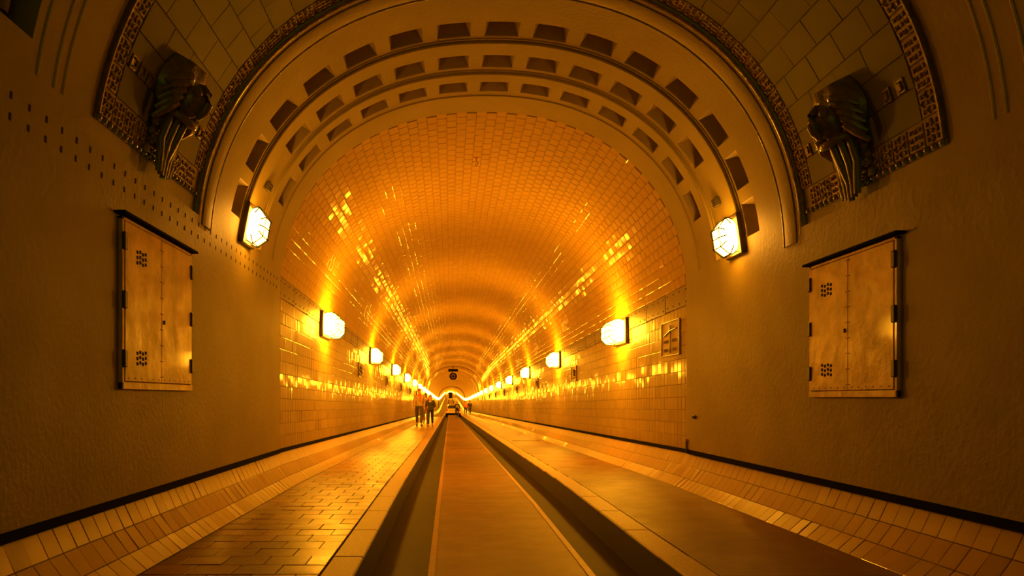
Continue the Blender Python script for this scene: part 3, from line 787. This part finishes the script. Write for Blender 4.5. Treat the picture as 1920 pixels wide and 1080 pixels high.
# ------------------------------------------------------------------ people
def skin(name, verts, edges, radii, m, parent, sub=1, root=0):
    me = bpy.data.meshes.new(name); me.from_pydata(verts, edges, []); me.update(); me.materials.append(m)
    o = link(name, me, parent); o.modifiers.new('Skin', 'SKIN')
    L = me.skin_vertices[0].data if len(me.skin_vertices) else None
    for i, r_ in enumerate(radii):
        rr = r_ if hasattr(r_, '__len__') else (r_, r_); L[i].radius = rr
    for i in range(len(radii)): L[i].use_root = (i == root)
    sm = o.modifiers.new('Subdivision', 'SUBSURF'); sm.levels = sub; sm.render_levels = sub
    o.modifiers['Skin'].use_smooth_shade = True
    return o
def person(label, loc, rz, H, J, mats, hair='short', extra=None, group=None):
    """J: joint positions for a 1.75 m figure facing -y"""
    k = H / 1.75
    r = empty('person', loc, rz, label=label, cat='person', group=group)
    P = {n_: (v[0] * k, v[1] * k, v[2] * k) for n_, v in J.items()}
    names = ['pelvis', 'waist', 'chest', 'neck', 'chin', 'head', 'crown']
    V = [P[n_] for n_ in names]; E = [(0, 1), (1, 2), (2, 3), (3, 4), (4, 5), (5, 6)]
    R = [(.13, .10), (.12, .09), (.145, .105), (.052, .052), (.062, .07), (.078, .095), (.055, .065)]
    for sd in ('l', 'r'):
        b = len(V); V += [P[n_ + sd] for n_ in ('sho', 'elb', 'wri', 'palm')]; E += [(2, b), (b, b + 1), (b + 1, b + 2), (b + 2, b + 3)]; R += [.055, .042, .028, (.036, .018)]
        pa, wr = Vector(V[b + 3]), Vector(V[b + 2]); d = (pa - wr).normalized(); side = d.cross(Vector((0, 1, 0)) if abs(d.y) < .8 else Vector((0, 0, 1))).normalized(); fw = side.cross(d)
        for q, (o_, l_) in enumerate(((-.027, .065), (-.009, .08), (.009, .075), (.027, .058))):
            c = len(V); a = pa + fw * o_ * k + d * .02 * k; m_ = a + d * l_ * .55 * k; e_ = m_ + (d * .8 + side * .35) * l_ * .45 * k
            V += [tuple(a), tuple(m_), tuple(e_)]; E += [(b + 3, c), (c, c + 1), (c + 1, c + 2)]; R += [.009, .0085, .007]
        c = len(V); a = wr + (pa - wr) * .4 + fw * -.03 * k; m_ = a + (d * .7 - fw * .6) * .035 * k; V += [tuple(a), tuple(m_), tuple(m_ + d * .03 * k)]; E += [(b + 2, c), (c, c + 1), (c + 1, c + 2)]; R += [.012, .011, .008]
        b = len(V); V += [P[n_ + sd] for n_ in ('hip', 'knee', 'ank', 'toe')]; E += [(0, b), (b, b + 1), (b + 1, b + 2), (b + 2, b + 3)]; R += [.085, .056, .038, .032]
    R = [tuple(x * k for x in r_) if hasattr(r_, '__len__') else r_ * k for r_ in R]
    skin('body', V, E, R, M['skin'], r, 2)
    hd = Vector(P['head']); fwd = Vector((0, -1, 0))
    nb = MB(); nb.tube([hd + Vector((0, -.085 * k, .01 * k)), hd + Vector((0, -.115 * k, -.02 * k))], [.006 * k, .014 * k], 6); nb.build('nose', M['skin'], r, 60)
    for q in (-1, 1):
        nb = MB(); nb.ball(hd + Vector((q * .032 * k, -.088 * k, .012 * k)), .011 * k, 8, 6); nb.build('eye', M['hairdark'], r, 60)
        nb = MB(); nb.ball(hd + Vector((q * .08 * k, 0, 0)), .026 * k, 8, 6, sc=(.4, .8, 1.2)); nb.build('ear', M['skin'], r, 60)
    nb = MB(); nb.ball(hd + Vector((0, -.083 * k, -.048 * k)), .02 * k, 8, 5, sc=(1.2, .4, .3)); nb.build('mouth', M['hairred'], r, 60)
    hb = MB(); hb.ball(hd + Vector((0, .02 * k, .035 * k)), .1 * k, 14, 10, sc=(.9, 1.05, .95 if hair == 'short' else 1.0))
    if hair == 'long': hb.ball(hd + Vector((0, .06 * k, -.06 * k)), .1 * k, 12, 8, sc=(.85, .6, 1.3))
    hb.build('hair', mats['hair'], r, 60)
    # jacket
    V = [P[n_] for n_ in ('pelvis', 'waist', 'chest')]; V.append(tuple(Vector(P['chest']).lerp(Vector(P['neck']), .75))); E = [(0, 1), (1, 2), (2, 3)]; R = [(.165, .135), (.155, .125), (.175, .135), (.075, .075)]
    for sd in ('l', 'r'):
        b = len(V); V += [P['sho' + sd], P['elb' + sd], tuple(Vector(P['elb' + sd]).lerp(Vector(P['wri' + sd]), .92))]; E += [(2, b), (b, b + 1), (b + 1, b + 2)]; R += [.08, .062, .045]
    R = [tuple(x * k for x in r_) if hasattr(r_, '__len__') else r_ * k for r_ in R]
    skin('jacket', V, E, R, mats['top'], r, 2, 1)
    V = [tuple(Vector(P['pelvis']) + Vector((0, 0, .04 * k)))]; E = []; R = [(.14 * k, .12 * k)]
    for sd in ('l', 'r'):
        b = len(V); V += [P['hip' + sd], P['knee' + sd], tuple(Vector(P['knee' + sd]).lerp(Vector(P['ank' + sd]), .93))]; E += [(0, b), (b, b + 1), (b + 1, b + 2)]; R += [.1 * k, .075 * k, .058 * k]
    skin('trousers', V, E, R, mats['leg'], r, 2)
    for sd in ('l', 'r'):
        a, t = Vector(P['ank' + sd]), Vector(P['toe' + sd])
        nb = MB(); c = a.lerp(t, .5); dr = (t - a); ang = math.atan2(dr.x, -dr.y)
        h_ = t.z; 
        nb.tube([a + Vector((0, .05 * k, -.045 * k)), a + Vector((0, 0, -.035 * k)), c, t + (t - a).normalized() * .05 * k], [.04 * k, .05 * k, .045 * k, .03 * k], 8)
        nb.build('shoe', mats['shoe'], r, 60)
    if extra: extra(r, P, k)
    return r
def walk(ph=1, arms='swing'):
    J = dict(pelvis=(0, 0, .93), waist=(0, 0, 1.08), chest=(0, 0, 1.30), neck=(0, .01, 1.46), chin=(0, -.01, 1.54), head=(0, -.015, 1.62), crown=(0, -.01, 1.70))
    for sd, x, p in (('l', .1, ph), ('r', -.1, -ph)):
        J['hip' + sd] = (x, 0, .87); J['knee' + sd] = (x * .95, -.10 * p - .03, .48); J['ank' + sd] = (x * .9, -.2 * p if p > 0 else .16, .09 if p > 0 else .12); J['toe' + sd] = (x * 1.1, (-.2 * p if p > 0 else .16) - .14, .035)
        J['sho' + sd] = (x * 1.85, 0, 1.38)
        if arms == 'hold':
            J['elb' + sd] = (x * 2.5, -.02, 1.1); J['wri' + sd] = (x * 1.1, -.24, 1.06); J['palm' + sd] = (x * .6, -.28, 1.06)
        else:
            J['elb' + sd] = (x * 2.3, .07 * p, 1.1); J['wri' + sd] = (x * 2.35, .05 * p - .06, .87); J['palm' + sd] = (x * 2.3, .05 * p - .09, .79)
    return J
DRK = cloth('charcoal cloth', (.035, .03, .02)); KHA = cloth('khaki cloth', (.5, .34, .13)); RED = cloth('orange red cloth', (.75, .13, .03))
JEAN = cloth('dark grey denim', (.09, .08, .06)); SHOE = cloth('shoe leather', (.25, .14, .07)); LIGHT = cloth('pale cloth', (.75, .6, .35))
def scarf(r, P, k):
    nb = MB(); c = Vector(P['chest']).lerp(Vector(P['neck']), .8); nb.tube([c + Vector((.08 * k * math.cos(t), .08 * k * math.sin(t), 0)) for t in np.linspace(0, 2 * PI, 13)], .035 * k, 8)
    nb.tube([c + Vector((.03 * k, -.1 * k, 0)), Vector(P['waist']) + Vector((.03 * k, -.14 * k, .1 * k))], [.03 * k, .035 * k], 8); nb.build('scarf', RED, r, 60)
def put(px, y, z_h=HW): x = (px - 843) * y / 1450; return (x, y, z_h + G(y))
person('tall person in khaki jacket and red scarf walking on the left footway', put(786, 37.5), .1, 1.84, walk(1), dict(top=KHA, leg=JEAN, shoe=SHOE, hair=M['hairred']), extra=scarf)
person('shorter person in black jacket holding a dark bag beside the left kerb', put(807, 36.8), -.1, 1.52, walk(-1, 'hold'), dict(top=DRK, leg=DRK, shoe=SHOE, hair=M['hairred']), 'long')
bp = put(807, 36.8)
mb = MB(); mb.box(-.13, .13, -.06, .06, -.12, .09, bev=.03); mb.tube([(-.1, 0, .08), (-.05, .0, .14), (.05, .0, .14), (.1, 0, .08)], .01, 6)
tag(mb.build('bag', DRK, loc=(bp[0] + .03, bp[1] - .36, bp[2] + .88)), 'small dark bag held at the waist by the person in black', 'bag')
person('person in orange red jacket half hidden behind the khaki jacket', put(798, 43), .0, 1.72, walk(1), dict(top=RED, leg=KHA, shoe=SHOE, hair=M['hairdark']), 'long')
person('distant person in red jacket on the right footway, nearer the kerb', put(873, 97), PI, 1.75, walk(1), dict(top=RED, leg=DRK, shoe=SHOE, hair=M['hairred']))
person('distant person in black jacket on the right footway, nearer the wall', put(881, 97.6), PI, 1.74, walk(-1), dict(top=DRK, leg=DRK, shoe=SHOE, hair=M['hairdark']))

# cyclist and bicycle, riding away behind the car
by = 80.; bx = (857 - 843) * by / 1450; bz = G(by) + .002
b_ = empty('bicycle', (bx, by, bz), label='bicycle ridden down the carriageway behind the car', cat='bicycle')
for yy in (-.5, .5):
    mb = MB(); mb.tube([(0, yy + .33 * math.cos(t), .345 + .33 * math.sin(t)) for t in np.linspace(0, 2 * PI, 25)], .018, 6)
    wh = mb.build('wheel', M['black'], b_)
    mb = MB()
    for q in range(10): mb.tube([(0, yy, .345), (0, yy + .32 * math.cos(q * PI / 5), .345 + .32 * math.sin(q * PI / 5))], .003, 4)
    mb.build('spokes', M['strip'], wh)
mb = MB()
for a, c in (((0, -.5, .345), (0, -.08, .30)), ((0, -.5, .345), (0, -.18, .78)), ((0, -.08, .30), (0, -.2, .86)), ((0, -.08, .3), (0, .34, .76)), ((0, -.18, .78), (0, .33, .82)), ((0, .5, .345), (0, .32, .98))): mb.tube([a, c], .016, 6)
mb.build('frame', M['bronze'], b_)
mb = MB(); mb.tube([(-.28, .25, 1.0), (-.1, .33, 1.0), (.1, .33, 1.0), (.28, .25, 1.0)], .013, 6); mb.build('handlebar', M['bronze'], b_)
mb = MB(); mb.ball((0, -.22, .9), .1, 10, 6, sc=(.9, 1.3, .4)); mb.build('saddle', M['black'], b_)
mb = MB(); mb.tube([(-.12, -.08, .2), (0, -.08, .3), (.12, -.08, .4)], .012, 6); mb.build('pedals', M['bronze'], b_)
J = dict(pelvis=(0, .2, 1.0), waist=(0, .12, 1.15), chest=(0, -.02, 1.36), neck=(0, -.08, 1.50), chin=(0, -.11, 1.57), head=(0, -.12, 1.65), crown=(0, -.11, 1.73))
for sd, x, kz in (('l', .1, .58), ('r', -.1, .72)):
    J['hip' + sd] = (x, .2, .95); J['knee' + sd] = (x * 1.2, -.18, kz); J['ank' + sd] = (x * 1.2, .1, kz - .34); J['toe' + sd] = (x * 1.2, -.03, kz - .40)
    J['sho' + sd] = (x * 1.8, -.03, 1.42); J['elb' + sd] = (x * 2.6, -.12, 1.2); J['wri' + sd] = (x * 2.6, -.25, 1.04); J['palm' + sd] = (x * 2.6, -.3, 1.02)
def helmet(r, P, k):
    hd = Vector(P['head']); nb = MB(); nb.ball(hd + Vector((0, .0, .055)), .125, 14, 8, sc=(.9, 1.1, .8)); nb.build('helmet', LIGHT, r, 60)
    nb = MB(); nb.box(-.14, .14, .12, .26, 1.1, 1.4, bev=.04); nb.build('backpack', LIGHT, r)
person('cyclist in dark clothes and pale helmet behind the car', (bx, by - 0.0, bz + .01), PI, 1.75, J, dict(top=DRK, leg=DRK, shoe=SHOE, hair=M['hairdark']), extra=helmet)

# ------------------------------------------------------------------ car seen from behind
cy = 90.; cz = G(cy) + .004; cx = .42
car = empty('car', (cx, cy, cz), label='silver hatchback car driving away in the middle of the tunnel', cat='car')
SILV = mat('silver car paint', (.85, .72, .42), .25, .3, coat=.6); GLS = mat('dark car glass', (.03, .03, .025), .08); REDL = mat('red tail lamp', (.5, .03, .01), .3)
secs = [(0, .30, .95, .80), (.06, .27, 1.0, .84), (.5, .25, 1.0, .87), (1.2, .24, .98, .87), (2.6, .24, .95, .87), (3.3, .25, .88, .86), (3.9, .28, .72, .80), (4.05, .34, .6, .70)]
mb = MB(); V = []
for y, zl, zh, hw in secs:
    for x, z in ((-1, 0), (-1, .45), (-.97, .8), (-.88, 1), (0, 1.02), (.88, 1), (.97, .8), (1, .45), (1, 0), (.85, -.05), (-.85, -.05)):
        V.append((x * hw, y, zl + (zh - zl) * z))
n = 11; F = [(i * n + k, i * n + (k + 1) % n, (i + 1) * n + (k + 1) % n, (i + 1) * n + k) for i in range(len(secs) - 1) for k in range(n)]
F += [tuple(range(n - 1, -1, -1)), tuple((len(secs) - 1) * n + k for k in range(n))]
mb.add(V, F); body = mb.build('body', SILV, car, 45)
mb = MB(); V = []
cab = [(.08, .96, .97, .80, .74), (.42, .96, 1.42, .80, .62), (.9, .96, 1.50, .80, .63), (1.9, .96, 1.50, .80, .63), (2.3, .96, 1.40, .80, .62), (3.0, .93, .95, .78, .72)]
for y, zl, zh, w0, w1 in cab:
    for x, z in ((-w0, zl), (-w1 * 1.04, zl + (zh - zl) * .7), (-w1 * .88, zh), (w1 * .88, zh), (w1 * 1.04, zl + (zh - zl) * .7), (w0, zl)): V.append((x, y, z))
n = 6; F = [(i * n + k, i * n + (k + 1) % n, (i + 1) * n + (k + 1) % n, (i + 1) * n + k) for i in range(len(cab) - 1) for k in range(n)] + [tuple(range(5, -1, -1)), tuple(30 + k for k in range(6))]
mb.add(V, F); mb.build('cabin', SILV, car, 35)
mb = MB(); mb.add([(-.66, .125, 1.02), (.66, .125, 1.02), (.54, .40, 1.38), (-.54, .40, 1.38), (-.66, .16, 1.02), (.66, .16, 1.02), (.54, .43, 1.38), (-.54, .43, 1.38)], [(0, 1, 2, 3), (7, 6, 5, 4), (0, 4, 5, 1), (1, 5, 6, 2), (2, 6, 7, 3), (3, 7, 4, 0)]); 
mb.v = [(a, b - .035, c) for a, b, c in mb.v]; mb.build('rear_window', GLS, car)
for q in (-1, 1):
    mb = MB(); mb.box(*sorted((q * .745, q * .80)), .7, 2.1, 1.0, 1.36, bev=.02); 
    mb.v = [(a - q * (c - 1.0) * .38 + q * .03, b, c) for a, b, c in mb.v]; mb.build('side_window', GLS, car)
    mb = MB(); mb.box(q * .74 - .09, q * .74 + .09, -.03, .12, .70, .98, bev=.02); mb.build('tail_light', REDL, car)
    mb = MB(); mb.ball((q * .93, 2.55, 1.02), .1, 8, 6, sc=(1, .5, .7)); mb.tube([(q * .78, 2.55, .98), (q * .93, 2.55, 1.0)], .025, 6); mb.build('mirror', SILV, car)
    for yy in (.75, 3.25):
        mb = MB(); mb.tube([(q * .66, yy, .31), (q * .86, yy, .31)], .31, 20); wh = mb.build('wheel', M['black'], car, 40)
        mb = MB(); mb.tube([(q * .855, yy, .31), (q * .875, yy, .31)], .19, 14); mb.build('hubcap', SILV, wh)
mb = MB(); mb.box(-.86, .86, -.09, .1, .24, .48, bev=.03); mb.build('bumper', M['black'], car)
mb = MB(); mb.box(-.26, .26, -.045, -.02, .58, .69, bev=.004); mb.build('number_plate', LIGHT, car)
mb = MB(); mb.box(-.5, .5, -.03, .0, .80, .83, bev=.004); mb.build('boot_handle', GLS, car)
